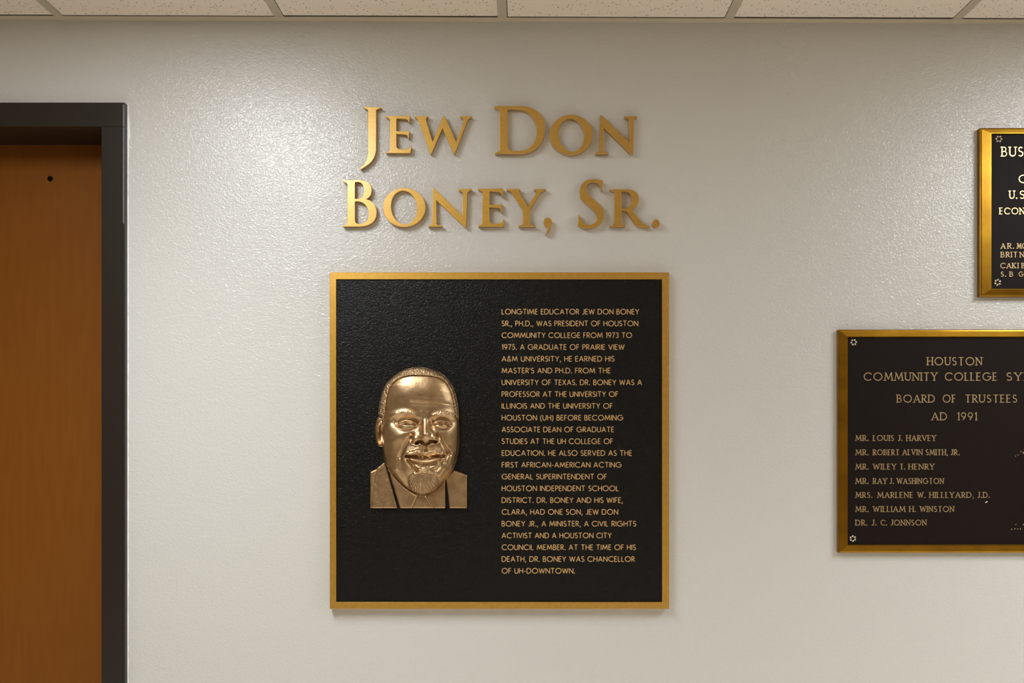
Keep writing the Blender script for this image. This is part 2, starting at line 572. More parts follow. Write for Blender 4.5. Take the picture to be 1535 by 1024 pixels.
A = (500, 140, 6.396)
B = (730, 140, 6.396)
C = (500, 250, 6.396)
Dd = (700, 250, 8.907)
E = (840, 250, 8.906)
LETTERS = [
    ('letter_j', 'large gold metal letter J with long tail, starting the upper line', A,
     'M 281,129 L 459,134 Q 462,142 455,143 Q 415,146 409,165 L 408,520 Q 408,600 365,652 Q 330,692 258,728 L 248,718 Q 300,685 318,640 Q 331,605 331,540 L 331,170 Q 331,152 313,148 Q 290,145 281,129 Z', None),
    ('letter_e', 'gold metal letter E in the upper line, between the J and the W', A,
     'M 493,219 L 733,215 L 728,276 L 718,276 Q 716,250 690,246 Q 640,241 603,243 L 603,362 L 690,362 Q 715,362 722,354 L 726,358 L 722,432 L 713,430 Q 712,400 690,394 Q 650,389 603,390 L 603,500 Q 603,535 650,537 Q 700,540 718,528 Q 732,516 738,506 L 747,508 L 737,572 L 500,572 L 498,566 Q 538,560 541,540 L 541,262 Q 541,240 520,235 Q 497,230 493,219 Z', None),
    ('letter_w', 'gold metal letter W ending the first word of the upper line', A,
     'M 775,219 L 905,219 L 905,226 Q 882,236 887,258 L 950,466 L 1048,222 L 1068,222 L 1176,468 L 1247,262 Q 1250,238 1214,228 L 1212,220 L 1326,218 L 1324,228 Q 1295,238 1284,262 L 1160,580 L 1150,578 L 1044,330 L 937,580 L 926,580 L 812,258 Q 805,240 778,230 Z', None),
    ('letter_d', 'large gold metal letter D starting the second word of the upper line', B,
     'M 65,122 L 320,121 C 470,121 556,210 556,335 C 556,480 460,582 310,580 L 78,578 L 77,568 Q 122,562 122,540 L 122,170 Q 118,150 90,145 Q 68,138 65,122 Z M 198,165 L 198,505 Q 202,550 262,551 L 300,551 C 420,551 475,470 475,370 C 475,240 400,151 290,151 L 225,151 Q 198,151 198,165 Z', None),
    ('letter_o', 'gold metal letter O in the upper line, right after the large D', B, None,
     [ell(807, 397, 206, 192), ell(808, 400, 122, 159, -9)]),
    ('letter_n', 'gold metal letter N ending the upper line', B,
     'M 1088,208 L 1105,214 L 1362,468 L 1364,260 Q 1362,240 1320,233 L 1318,220 L 1442,218 L 1440,232 Q 1412,238 1411,256 L 1402,580 L 1388,588 L 1120,326 L 1115,545 Q 1117,566 1168,570 L 1167,580 L 1038,583 L 1038,572 Q 1072,566 1075,545 Z', None),
    ('letter_b', 'large pale gold metal letter B, brightest, starting the lower line', C,
     'M 85,130 L 235,126 C 330,126 365,170 365,225 C 365,270 340,300 312,313 C 375,320 413,375 413,440 C 413,525 350,573 240,573 L 87,574 L 87,564 Q 130,560 133,540 L 133,170 Q 128,155 108,150 Q 88,142 85,130 Z M 205,150 L 205,308 L 235,307 C 275,303 292,270 292,228 C 292,175 265,146 230,146 Q 210,146 205,150 Z M 205,334 L 205,515 Q 208,545 240,548 C 300,552 337,515 337,455 C 337,385 290,333 230,332 Z', None),
    ('letter_o', 'gold metal letter O in the lower line, right after the large B', C, None,
     [ell(678, 390, 204, 187), ell(676, 391, 124, 162, -9)]),
    ('letter_n', 'gold metal letter N in the middle of the lower line, before its E', C,
     'M 953,203 L 966,206 L 1236,470 L 1239,258 Q 1236,235 1197,226 L 1195,214 L 1325,212 L 1324,224 Q 1288,234 1283,256 L 1272,572 L 1258,580 L 985,320 L 987,545 Q 988,560 1043,564 L 1042,574 L 907,574 L 906,564 Q 943,560 946,540 Z', None),
    ('letter_e', 'gold metal letter E in the lower line, between the N and the Y', Dd,
     'M 143,294 L 482,290 L 480,398 L 466,398 Q 466,350 430,340 Q 380,330 302,331 L 302,508 L 425,506 Q 455,502 462,488 L 468,490 L 463,608 L 450,606 Q 448,560 425,550 Q 390,542 300,544 L 299,690 Q 300,750 350,760 Q 430,765 450,755 Q 478,738 486,694 L 497,695 L 492,798 L 150,798 L 150,785 Q 200,780 203,755 L 208,350 Q 205,325 180,318 Q 146,310 143,294 Z', None),
    ('letter_y', 'gold metal letter Y in the lower line, just before the comma', Dd,
     'M 527,297 L 712,297 L 712,308 Q 688,320 698,345 L 812,530 L 925,350 Q 935,325 897,312 L 895,298 L 1057,297 L 1055,310 Q 1000,325 980,352 L 840,572 L 838,750 Q 842,782 917,787 L 917,799 L 688,800 L 688,788 Q 745,782 748,755 L 748,588 L 600,350 Q 580,322 530,314 Z', None),
    ('comma_mark', 'small gold metal comma with curved tail in the lower line', Dd,
     'M 1025,735 C 1025,700 1050,680 1078,680 C 1112,680 1135,705 1135,745 C 1135,790 1110,850 1055,910 L 1046,905 C 1065,870 1072,840 1072,800 C 1045,785 1025,765 1025,735 Z', None),
    ('letter_s', 'large gold metal letter S to the right of the comma', E,
     'M 548,325 L 560,323 L 568,185 C 530,170 480,163 435,164 C 330,166 256,235 256,330 C 256,430 330,480 400,540 C 460,590 490,630 490,680 C 490,740 445,774 385,775 C 310,776 265,715 259,640 L 246,638 L 234,783 C 270,808 310,822 370,822 C 490,822 582,750 582,640 C 582,560 530,500 460,445 C 390,395 350,360 350,300 C 350,240 385,206 435,206 C 495,208 535,250 548,325 Z', None),
    ('letter_r', 'gold metal letter R with sweeping leg, right of the large S', E,
     'M 658,301 L 880,297 C 985,297 1048,350 1048,425 C 1048,500 1005,550 955,572 L 1075,728 Q 1120,782 1196,792 L 1194,803 Q 1100,815 1040,795 Q 1010,780 975,730 L 890,605 Q 882,590 860,590 L 818,590 L 818,755 Q 820,782 868,788 L 867,802 L 662,803 L 661,790 Q 715,785 718,755 L 720,350 Q 718,330 690,325 Q 664,318 658,301 Z M 818,333 L 818,556 Q 840,562 870,558 C 925,550 950,500 948,435 C 945,370 910,332 860,331 Z', None),
    ('period_mark', 'small round gold metal full stop ending the lower line', E, None, [ell(1278, 757, 50, 54, 0, 40)]),
]
LT = 0.018
for name, label, (ox, oy, sc), path, loops in LETTERS:
    loops = loops if loops is not None else bez(path)
    wl = []
    for lp in loops:
        q = [P(ox + u / sc, oy + v / sc, LT) for u, v in lp]
        wl.append([(p[0], p[2]) for p in q])
    xsr = [p[0] for p in wl[0]]
    zsr = [p[1] for p in wl[0]]
    cx, cz = (min(xsr) + max(xsr)) / 2, min(zsr)
    wl = [[(x - cx, z - cz) for x, z in lp] for lp in wl]
    me = extrude_loops(name, wl, LT, 0.0005)
    o = link(name, me, M['gold_letter'])
    o.location = (cx, -0.0004, cz)
    tag(o, label, 'letter', 'gold letters of the name on the wall')


# ------------------------------------------------------------------ cast lettering
def arc(cx, cy, rx, ry, a0, a1, n=None):
    n = n or max(4, int(abs(a1 - a0) / 18))
    return [(cx + rx * math.cos(math.radians(a0 + (a1 - a0) * k / n)), cy + ry * math.sin(math.radians(a0 + (a1 - a0) * k / n))) for k in range(n + 1)]


# glyph: width, list of (weight, polyline); k = thick stroke, n = thin stroke; then serifs (x, y, reach left, reach right)
BOWL_P = [(0, 1), (.2, 1)] + arc(.2, .74, .25, .26, 90, -90) + [(0, .48)]
G = {
    'A': (.74, [('n', [(0, 0), (.37, 1)]), ('k', [(.37, 1), (.74, 0)]), ('n', [(.12, .32), (.62, .32)])], [(0, 0, .1, .1), (.74, 0, .1, .1)]),
    'B': (.5, [('k', [(0, 0), (0, 1)]), ('n', [(0, 1), (.2, 1)] + arc(.2, .76, .22, .24, 90, -90) + [(0, .52)]), ('n', [(.2, .52), (.24, .52)] + arc(.24, .26, .26, .26, 90, -90) + [(0, 0)])], [(0, 0, .1, 0), (0, 1, .1, 0)]),
    'C': (.86, [('m', arc(.5, .5, .5, .5, 45, 315, 18))], [(.84, .8, .0, .04)]),
    'D': (.73, [('k', [(0, 0), (0, 1)]), ('m', [(0, 1), (.25, 1)] + arc(.25, .5, .48, .5, 90, -90, 14) + [(0, 0)])], [(0, 0, .1, 0), (0, 1, .1, 0)]),
    'E': (.43, [('k', [(0, 0), (0, 1)]), ('n', [(0, 1), (.42, 1)]), ('n', [(0, .52), (.38, .52)]), ('n', [(0, 0), (.43, 0)])], [(0, 0, .1, 0), (0, 1, .1, 0)]),
    'F': (.41, [('k', [(0, 0), (0, 1)]), ('n', [(0, 1), (.41, 1)]), ('n', [(0, .52), (.37, .52)])], [(0, 0, .1, .1), (0, 1, .1, 0)]),
    'G': (.98, [('m', arc(.5, .5, .5, .5, 45, 360, 20) + [(.58, .5)])], []),
    'H': (.62, [('k', [(0, 0), (0, 1)]), ('k', [(.62, 0), (.62, 1)]), ('n', [(0, .52), (.62, .52)])], [(0, 0, .1, .1), (0, 1, .1, .1), (.62, 0, .1, .1), (.62, 1, .1, .1)]),
    'I': (.0, [('k', [(0, 0), (0, 1)])], [(0, 0, .1, .1), (0, 1, .1, .1)]),
    'J': (.3, [('k', [(.3, 1), (.3, .2)] + arc(.13, .2, .17, .2, 0, -140, 8))], [(.3, 1, .1, .1)]),
    'K': (.55, [('k', [(0, 0), (0, 1)]), ('n', [(.5, 1), (0, .42)]), ('k', [(.14, .58), (.56, 0)])], [(0, 0, .1, .1), (0, 1, .1, .1), (.5, 1, .1, .1), (.56, 0, .1, .1)]),
    'L': (.4, [('k', [(0, 1), (0, 0)]), ('n', [(0, 0), (.4, 0)])], [(0, 1, .1, .1), (0, 0, .1, 0)]),
    'M': (.94, [('n', [(0, 0), (.15, 1)]), ('k', [(.15, 1), (.47, .12)]), ('n', [(.47, .12), (.79, 1)]), ('k', [(.79, 1), (.94, 0)])], [(0, 0, .1, .1), (.94, 0, .1, .1), (.15, 1, .1, 0), (.79, 1, 0, .1)]),
    'N': (.68, [('n', [(0, 0), (0, 1)]), ('k', [(0, 1), (.68, 0)]), ('n', [(.68, 0), (.68, 1)])], [(0, 0, .1, .1), (0, 1, .1, 0), (.68, 1, .1, .1)]),
    'O': (1.0, [('m', arc(.5, .5, .5, .5, 0, 360, 28))], []),
    'P': (.45, [('k', [(0, 0), (0, 1)]), ('m', BOWL_P)], [(0, 0, .1, .1), (0, 1, .1, 0)]),
    'R': (.5, [('k', [(0, 0), (0, 1)]), ('m', BOWL_P), ('k', [(.18, .48), (.5, 0)])], [(0, 0, .1, .1), (0, 1, .1, 0), (.5, 0, 0, .1)]),
    'S': (.46, [('m', arc(.23, .755, .2, .245, 35, 250, 12) + arc(.225, .255, .235, .255, 72, -145, 12))], []),
    'T': (.62, [('n', [(0, 1), (.62, 1)]), ('k', [(.31, 0), (.31, 1)])], [(.31, 0, .06, .06)]),
    'U': (.62, [('k', [(0, 1), (0, .32)] + arc(.31, .32, .31, .32, 180, 300, 8)), ('n', arc(.31, .32, .31, .32, 300, 360, 5) + [(.62, 1)])], [(0, 1, .1, .1), (.62, 1, .1, .1)]),
    'V': (.7, [('k', [(0, 1), (.35, 0)]), ('n', [(.35, 0), (.7, 1)])], [(0, 1, .1, .1), (.7, 1, .1, .1)]),
    'W': (1.02, [('k', [(0, 1), (.26, 0)]), ('n', [(.26, 0), (.51, .95)]), ('k', [(.51, .95), (.76, 0)]), ('n', [(.76, 0), (1.02, 1)])], [(0, 1, .1, .1), (1.02, 1, .1, .1)]),
    'X': (.6, [('k', [(0, 1), (.6, 0)]), ('n', [(0, 0), (.58, 1)])], [(0, 1, .1, .1), (.6, 0, .1, .1), (0, 0, .1, .1), (.58, 1, .1, .1)]),
    'Y': (.62, [('k', [(0, 1), (.31, .46)]), ('n', [(.62, 1), (.31, .46)]), ('k', [(.31, .48), (.31, 0)])], [(0, 1, .1, .1), (.62, 1, .1, .1), (.31, 0, .1, .1)]),
    '1': (.17, [('k', [(.0, .84), (.17, 1), (.17, 0)])], [(.17, 0, .1, .1)]),
    '3': (.44, [('m', arc(.2, .755, .19, .245, 145, -80, 12)), ('m', arc(.2, .26, .24, .26, 85, -145, 12))], []),
    '5': (.45, [('m', [(.4, 1), (.12, 1), (.06, .54)] + arc(.2, .32, .25, .32, 115, -140, 12))], []),
    '7': (.46, [('m', [(0, 1), (.46, 1), (.12, 0)])], []),
    '9': (.54, [('m', arc(.27, .69, .27, .31, 0, 360, 18)), ('m', [(.53, .62), (.46, .38), (.2, 0)])], []),
    '&': (.62, [('m', [(.62, 0), (.16, .66), (.13, .8), (.2, .95), (.29, 1), (.39, .94), (.42, .82), (.33, .65), (.07, .42), (.0, .24), (.07, .06), (.24, 0), (.42, .08), (.6, .42)])], []),
    '.': (.09, [('d', (.03, .06))], []),
    ',': (.10, [('m', [(.06, .1), (.0, -.16)])], []),
    "'": (.02, [('m', [(.02, 1), (.0, .76)])], []),
    '-': (.26, [('m', [(0, .4), (.26, .4)])], []),
    '(': (.2, [('m', arc(.6, .42, .6, .75, 130, 230, 8))], []),
    ')': (.2, [('m', arc(-.4, .42, .6, .75, 50, -50, 8))], []),
}


def ribbon(pts, w):
    """outline of a polyline stroke of width w with mitred joints"""
    n = len(pts)
    closed = n > 3 and abs(pts[0][0] - pts[-1][0]) + abs(pts[0][1] - pts[-1][1]) < 1e-6
    L, R = [], []
    for i in range(n):
        if closed and i in (0, n - 1):
            a, b, c = pts[-2], pts[0], pts[1]
        else:
            a, b, c = pts[max(i - 1, 0)], pts[i], pts[min(i + 1, n - 1)]
        d1 = Vector((b[0] - a[0], b[1] - a[1]))
        d2 = Vector((c[0] - b[0], c[1] - b[1]))
        if d1.length < 1e-9:
            d1 = d2
        if d2.length < 1e-9:
            d2 = d1
        d1, d2 = d1.normalized(), d2.normalized()
        n1, n2 = Vector((-d1.y, d1.x)), Vector((-d2.y, d2.x))
        m = (n1 + n2)
        m = m.normalized() if m.length > 1e-6 else n1
        k = min(1.0 / max(m.dot(n1), 0.3), 2.2)
        L.append((b[0] + m.x * w / 2 * k, b[1] + m.y * w / 2 * k))
        R.append((b[0] - m.x * w / 2 * k, b[1] - m.y * w / 2 * k))
    return L, R


def add_ribbon(bm, pts, w, y0, y1, tf):
    L, R = ribbon(pts, w)
    q = []
    for l, r in zip(L, R):
        (lx, lz), (rx, rz) = tf(*l), tf(*r)
        q.append([bm.verts.new((lx, y0, lz)), bm.verts.new((lx, y1, lz)), bm.verts.new((rx, y1, rz)), bm.verts.new((rx, y0, rz))])
    for a, b in zip(q[:-1], q[1:]):
        for i in range(3):
            bm.faces.new((a[i], b[i], b[i + 1], a[i + 1]))
    bm.faces.new(q[0])
    bm.faces.new(list(reversed(q[-1])))


def glyph_width(text, gap, space):
    x = 0
    for i, ch in enumerate(text):
        if ch == ' ':
            x += space
            continue
        x += G[ch][0] + (gap if i < len(text) - 1 and text[i + 1] != ' ' else 0)
    return x


def text_bm(bm, text, x0, x1, base, cap, t0, h, wk, wn, serif=False, gap=0.25, space=0.70):
    """raise one line of capitals, spanning pixels x0..x1, from the plane t0 by h"""
    wm = (wk + wn) / 2
    tot = glyph_width(text, gap, space)
    ink0, ink1 = x0 + wk * cap / 2, x1 - wk * cap / 2
    sx = (ink1 - ink0) / max(tot, 0.01) if tot > 0.05 else cap
    x = 0.0
    cnt = 0
    for i, ch in enumerate(text):
        if ch == ' ':
            x += space
            continue
        gw, strokes, serifs = G[ch]

        def tf(gx, gy):
            # gy is in caps; gx is in caps relative to the glyph start
            p = P(ink0 + x * sx + gx, base - gy * cap, t0)
            return p[0], p[2]
        for wt, pl in strokes:
            cnt += 1
            y1 = -(t0 + h + 0.00002 * (cnt % 5))
            if wt == 'd':
                s = wk * 1.25
                pl2 = [(pl[0] * sx - s * cap / 2, pl[1]), (pl[0] * sx + s * cap / 2, pl[1])]
                add_ribbon(bm, [(a, b) for a, b in pl2], s, -t0 + 0.0003, y1, lambda a, b: tf(a, b)) if False else None
                a0, a1 = tf(pl[0] * sx - s * cap / 2, 0.0), tf(pl[0] * sx + s * cap / 2, s)
                box(bm, a0[0], a1[0], y1, -t0 + 0.0003, a0[1], a1[1])
                continue
            ww = {'k': wk, 'n': wn, 'm': wm}[wt]
            # glyph space scaled to real proportions first so the stroke weight stays even
            pts = [(gx * sx / cap, gy * (1 - ww) + ww / 2 if 0 <= gy <= 1 else gy) for gx, gy in pl]
            add_ribbon(bm, pts, ww, -t0 + 0.0003, y1, lambda a, b: tf(a * cap, b))
        if serif:
            for gx, gy, l, r in serifs:
                cnt += 1
                y1 = -(t0 + h + 0.00002 * (cnt % 5))
                yy = gy * (1 - wn) + wn / 2
                c = gx * sx / cap
                pts = [(c - l - (wk / 2 if l else 0), yy), (c + r + (wk / 2 if r else 0), yy)]
                if abs(pts[0][0] - pts[1][0]) > 1e-5:
                    add_ribbon(bm, pts, wn, -t0 + 0.0003, y1, lambda a, b: tf(a * cap, b))
        x += gw + (gap if i < len(text) - 1 and text[i + 1] != ' ' else 0)
    return bm


def frame_mesh(rect, prof, t):
    """mitred frame; rect in pixels at depth t, prof = [(inset px, height above wall)]"""
    x0, y0, x1, y1 = rect
    bm = bmesh.new()
    loops = []
    for ins, h in prof:
        il, it_, ir, ib = ins if isinstance(ins, tuple) else (ins,) * 4
        lp = []
        for px, py in ((x0 + il, y0 + it_), (x1 - ir, y0 + it_), (x1 - ir, y1 - ib), (x0 + il, y1 - ib)):
            q = P(px, py, t)
            lp.append(bm.verts.new((q[0], -h, q[2])))
        loops.append(lp)
    for a, b in zip(loops, loops[1:] + loops[:1]):
        for i in range(4):
            j = (i + 1) % 4
            bm.faces.new((a[i], a[j], b[j], b[i]))
    bmesh.ops.recalc_face_normals(bm, faces=bm.faces)
    return bm


def panel_mesh(rect, t, t0):
    a = P(rect[0], rect[1], t)
    b = P(rect[2], rect[3], t)
    return box(bmesh.new(), a[0], b[0], -t, -t0, b[2], a[2])


# ------------------------------------------------------------------ portrait relief (heights over a fine grid)
def interp(v, xs_, ys_):
    return np.interp(v, xs_, ys_)


class Relief:
    ST = 1.5

    def __init__(self):
        u = np.arange(58, 692, self.ST)
        v = np.arange(40, 952, self.ST)
        self.U, self.V = np.meshgrid(u, v)
        self.u, self.v = u, v
        self.H = np.zeros_like(self.U)

    def sub(self, x0, x1, y0, y1):
        i0, i1 = np.searchsorted(self.u, (x0, x1))
        j0, j1 = np.searchsorted(self.v, (y0, y1))
        return slice(j0, j1), slice(i0, i1)

    def dist(self, path, sl):
        U, V = self.U[sl], self.V[sl]
        best = np.full(U.shape, 1e9)
        for (ax, ay), (bx, by) in zip(path[:-1], path[1:]):
            dx, dy = bx - ax, by - ay
            l2 = dx * dx + dy * dy + 1e-9
            t = np.clip(((U - ax) * dx + (V - ay) * dy) / l2, 0, 1)
            best = np.minimum(best, np.hypot(U - ax - t * dx, V - ay - t * dy))
        return best

    def smooth(self, path, n=6):
        p = [path[0]] + list(path) + [path[-1]]
        out = []
        for i in range(1, len(p) - 2):
            for k in range(n):
                t = k / n
                out.append(tuple(0.5 * (2 * p[i][j] + (p[i + 1][j] - p[i - 1][j]) * t + (2 * p[i - 1][j] - 5 * p[i][j] + 4 * p[i + 1][j] - p[i + 2][j]) * t * t + (-p[i - 1][j] + 3 * p[i][j] - 3 * p[i + 1][j] + p[i + 2][j]) * t ** 3) for j in (0, 1)))
        out.append(path[-1])
        return out

    def ridge(self, path, amp, sig, curve=True):
        path = self.smooth(path) if curve and len(path) > 2 else path
        m = sig * 3.6
        xs_, ys_ = [p[0] for p in path], [p[1] for p in path]
        sl = self.sub(min(xs_) - m, max(xs_) + m, min(ys_) - m, max(ys_) + m)
        d = self.dist(path, sl)
        self.H[sl] += amp * np.exp(-(d / sig) ** 2 / 2)

    def bump(self, cx, cy, rx, ry, amp, rot=0.0):
        m = max(rx, ry) * 3.2
        sl = self.sub(cx - m, cx + m, cy - m, cy + m)
        x, y = self.U[sl] - cx, self.V[sl] - cy
        r = math.radians(rot)
        a, b = (x * math.cos(r) + y * math.sin(r)) / rx, (-x * math.sin(r) + y * math.cos(r)) / ry
        self.H[sl] += amp * np.exp(-(a * a + b * b) / 2)

    def dome(self, cx, cy, rx, ry, amp, rot=0.0):
        m = max(rx, ry) * 1.1
        sl = self.sub(cx - m, cx + m, cy - m, cy + m)
        x, y = self.U[sl] - cx, self.V[sl] - cy
        r = math.radians(rot)
        a, b = (x * math.cos(r) + y * math.sin(r)) / rx, (-x * math.sin(r) + y * math.cos(r)) / ry
        q = np.clip(1 - a * a - b * b, 0, 1)
        self.H[sl] += amp * (q ** 0.85)

    def inside(self, poly):
        U, V = self.U, self.V
        c = np.zeros(U.shape, bool)
        n = len(poly)
        for i in range(n):
            (x0, y0), (x1, y1) = poly[i], poly[(i + 1) % n]
            if y0 == y1:
                continue
            hit = ((y0 > V) != (y1 > V)) & (U < (x1 - x0) * (V - y0) / (y1 - y0) + x0)
            c ^= hit
        return c

    def sd(self, poly):
        sl = (slice(None), slice(None))
        d = self.dist(list(poly) + [poly[0]], sl)
        return np.where(self.inside(poly), d, -d)


def sstep(x, a, b):
    t = np.clip((x - a) / (b - a), 0, 1)
    return t * t * (3 - 2 * t)


def vnoise(U, V, s, seed):
    r = np.random.RandomState(seed)
    T = r.rand(64, 64)
    x, y = U / s, V / s
    xi, yi = np.floor(x).astype(int), np.floor(y).astype(int)
    fx, fy = x - xi, y - yi
    fx, fy = fx * fx * (3 - 2 * fx), fy * fy * (3 - 2 * fy)
    g = lambda a, b: T[(yi + b) % 64, (xi + a) % 64]
    return (g(0, 0) * (1 - fx) + g(1, 0) * fx) * (1 - fy) + (g(0, 1) * (1 - fx) + g(1, 1) * fx) * fy


HEAD = [(122, 352), (126, 290), (138, 230), (162, 165), (203, 118), (250, 82), (300, 58), (350, 48), (400, 48), (450, 58), (500, 75), (545, 105), (580, 150), (605, 200), (622, 270), (630, 330), (631, 380), (633, 430), (634, 480), (630, 560), (620, 620), (604, 675), (590, 705), (556, 752), (512, 802), (475, 835), (440, 853), (405, 860), (365, 852), (320, 832), (275, 797), (228, 750), (188, 702), (160, 650), (150, 600), (146, 540), (150, 470), (150, 400), (138, 365)]
HAIRLINE = [(140, 365), (158, 420), (166, 345), (178, 265), (190, 205), (207, 165), (240, 132), (285, 112), (340, 103), (400, 104), (460, 107), (505, 117), (545, 140), (572, 175), (590, 220), (604, 275), (614, 330), (622, 372)]
EAR = [(148, 548), (122, 550), (108, 528), (101, 490), (97, 450), (99, 412), (107, 382), (120, 367), (136, 364), (150, 375), (156, 440), (154, 510)]
LEFT_LAPEL = [(67, 945), (67, 716), (100, 700), (130, 675), (155, 655), (168, 690), (238, 945)]
RIGHT_LAPEL = [(573, 945), (551, 755), (600, 704), (640, 718), (683, 738), (683, 945)]
COLLAR_L = [(178, 695), (228, 752), (275, 798), (320, 833), (370, 858), (332, 945), (258, 945)]
COLLAR_R = [(415, 862), (440, 854), (475, 836), (512, 803), (544, 765), (544, 945), (476, 945)]
TIE = [(368, 856), (418, 862), (474, 945), (332, 945)]
GOATEE = [(318, 745), (340, 725), (378, 712), (396, 700), (390, 674), (420, 668), (450, 674), (452, 700), (465, 712), (495, 722), (507, 750), (500, 800), (478, 830), (440, 852), (405, 857), (365, 850), (335, 825), (318, 785)]


def round_poly(poly, n=5):
    out = []
    m = len(poly)
    for i in range(m):
        p = [poly[(i + k - 1) % m] for k in range(4)]
        for k in range(n):
            t = k / n
            out.append(tuple(0.5 * (2 * p[1][j] + (p[2][j] - p[0][j]) * t + (2 * p[0][j] - 5 * p[1][j] + 4 * p[2][j] - p[3][j]) * t * t + (-p[0][j] + 3 * p[1][j] - 3 * p[2][j] + p[3][j]) * t ** 3) for j in (0, 1)))
    return out


HEAD, EAR, GOATEE = round_poly(HEAD, 4), round_poly(EAR, 4), round_poly(GOATEE, 4)


def build_relief(parent):
    R = Relief()
    U, V = R.U, R.V
    # ---- the head's overall swelling
    vL = [47, 60, 85, 118, 165, 230, 290, 352, 420, 480, 540, 600, 650, 700, 750, 800, 832, 852, 862]
    L = interp(V, vL, [370, 290, 245, 203, 162, 138, 126, 124, 142, 147, 146, 150, 160, 188, 228, 275, 320, 365, 405])
    vR = [47, 60, 75, 105, 150, 200, 270, 330, 430, 480, 560, 620, 675, 705, 750, 802, 835, 853, 862]
    Rt = interp(V, vR, [372, 455, 500, 545, 580, 605, 622, 630, 633, 634, 630, 620, 604, 590, 556, 512, 475, 440, 405])
    cc = interp(V, [47, 200, 400, 600, 860], [385, 395, 412, 415, 408])
    s = np.where(U < cc, (cc - U) / np.maximum(cc - L, 1), (U - cc) / np.maximum(Rt - cc, 1))
    s = np.clip(s, 0, 1)
    prof = (1 - s ** 2.9) ** 0.85
    top = np.sqrt(np.clip(1 - (np.clip(255 - V, 0, 230) / 216.0) ** 2.2, 0, 1))
    bot = 1 - 0.50 * sstep(V, 690, 875)
    R.H = 34 + 80 * prof * top * bot
    # ---- brow, sockets
    R.bump(320, 190, 95, 70, 9)
    R.bump(450, 200, 80, 80, 4)
    R.ridge([(222, 356), (258, 342), (305, 338), (350, 350), (384, 372)], 8, 14)
    R.ridge([(462, 374), (500, 354), (550, 345), (600, 360)], 8, 14)
    R.bump(312, 392, 66, 24, -19)
    R.bump(526, 390, 56, 23, -19)
    R.bump(386, 402, 15, 22, -13, 20)
    R.bump(464, 404, 13, 22, -13, -20)
    R.bump(236, 398, 16, 20, -8)
    # ---- eyeballs and lids
    R.dome(312, 414, 66, 36, 18)
    R.dome(528, 412, 60, 34, 19)
    R.ridge([(250, 410), (272, 393), (310, 385), (348, 394), (380, 418)], 6.5, 4.0)
    R.ridge([(248, 400), (270, 381), (310, 371), (352, 380), (388, 408)], -7.0, 3.6)
    R.ridge([(266, 413), (288, 404), (314, 401), (342, 405), (368, 418)], -12.0, 4.6)
    R.ridge([(264, 418), (292, 419), (322, 420), (348, 419), (372, 423)], 4.5, 4.2)
    R.ridge([(246, 416), (266, 438), (302, 450), (342, 444), (384, 422)], -6.5, 4.6)
    R.bump(314, 408, 8, 6, -5)
    R.bump(292, 410, 4, 4.5, 7)
    R.bump(344, 411, 4, 4.5, 7)
    R.ridge([(468, 408), (495, 393), (528, 386), (562, 393), (586, 410)], 6.5, 4.0)
    R.ridge([(462, 400), (490, 381), (528, 372), (566, 381), (592, 400)], -7.0, 3.6)
    R.ridge([(480, 413), (502, 405), (526, 402), (552, 405), (574, 413)], -12.0, 4.6)
    R.ridge([(478, 418), (505, 422), (538, 422), (564, 416)], 4.5, 4.2)
    R.ridge([(464, 416), (490, 434), (532, 445), (568, 437), (590, 414)], -6.5, 4.6)
    R.bump(527, 409, 7, 5, -5)
    R.bump(508, 411, 4, 4.5, 7)
    R.bump(546, 410, 4, 4.5, 7)
    R.bump(555, 409, 4, 4.0, 5)
    # crow's feet, under-eye fold
    R.ridge([(222, 380), (236, 404), (250, 416)], -6, 5)
    R.ridge([(395, 428), (372, 448), (335, 470)], -4, 7)
    R.ridge([(462, 425), (476, 450), (498, 478)], -7, 6)
    # brow hair
    n1 = vnoise(U, V, 5, 3)
    for path in ([(238, 345), (283, 335), (325, 341), (366, 364)], [(486, 354), (530, 341), (575, 343), (602, 358)]):
        p = R.smooth(path)
        d = R.dist(p, (slice(None), slice(None)))
        R.H += np.exp(-(d / 8.5) ** 2 / 2) * (3.0 + 5.0 * (n1 - 0.5))
    # forehead creases and glabella
    R.ridge([(330, 262), (400, 270), (480, 272), (570, 282)], -1.5, 4)
    R.ridge([(350, 288), (420, 294), (500, 292)], -1.2, 4)
    R.ridge([(380, 232), (450, 240), (530, 238)], -0.8, 5)
    R.ridge([(402, 335), (406, 372)], -3.5, 8)
    R.ridge([(444, 338), (442, 372)], -3.5, 8)
    # ---- nose
    R.ridge([(427, 402), (429, 432), (432, 462)], 15, 18)
    R.bump(433, 482, 30, 38, 38)
    R.bump(433, 497, 27, 20, 11)
    R.bump(370, 502, 19, 22, 27)
    R.bump(486, 497, 17, 20, 25)
    R.ridge([(350, 474), (338, 500), (348, 525), (374, 532)], -15, 4.5)
    R.ridge([(500, 466), (511, 493), (505, 516), (488, 524)], -15, 4.5)
    R.ridge([(374, 530), (396, 520), (415, 531), (433, 537), (452, 529), (468, 518), (490, 522)], -24, 5)
    R.bump(394, 522, 12, 6, -14)
    R.bump(470, 517, 11, 6, -14)
    R.ridge([(398, 478), (391, 506)], -8, 5)
    R.ridge([(466, 474), (469, 500)], -8, 5)
    # ---- cheeks and folds
    R.bump(238, 492, 66, 52, 24, -15)
    R.bump(300, 470, 45, 26, 7, -20)
    R.bump(572, 480, 40, 60, 15)
    R.ridge([(348, 470), (318, 520), (290, 565), (266, 618)], -12, 8.5)
    R.ridge([(508, 474), (530, 518), (554, 560), (580, 604)], -13, 6.5)
    R.ridge([(528, 500), (556, 545), (576, 572)], 3, 9)
    R.ridge([(574, 575), (562, 612), (548, 650)], -8, 5)
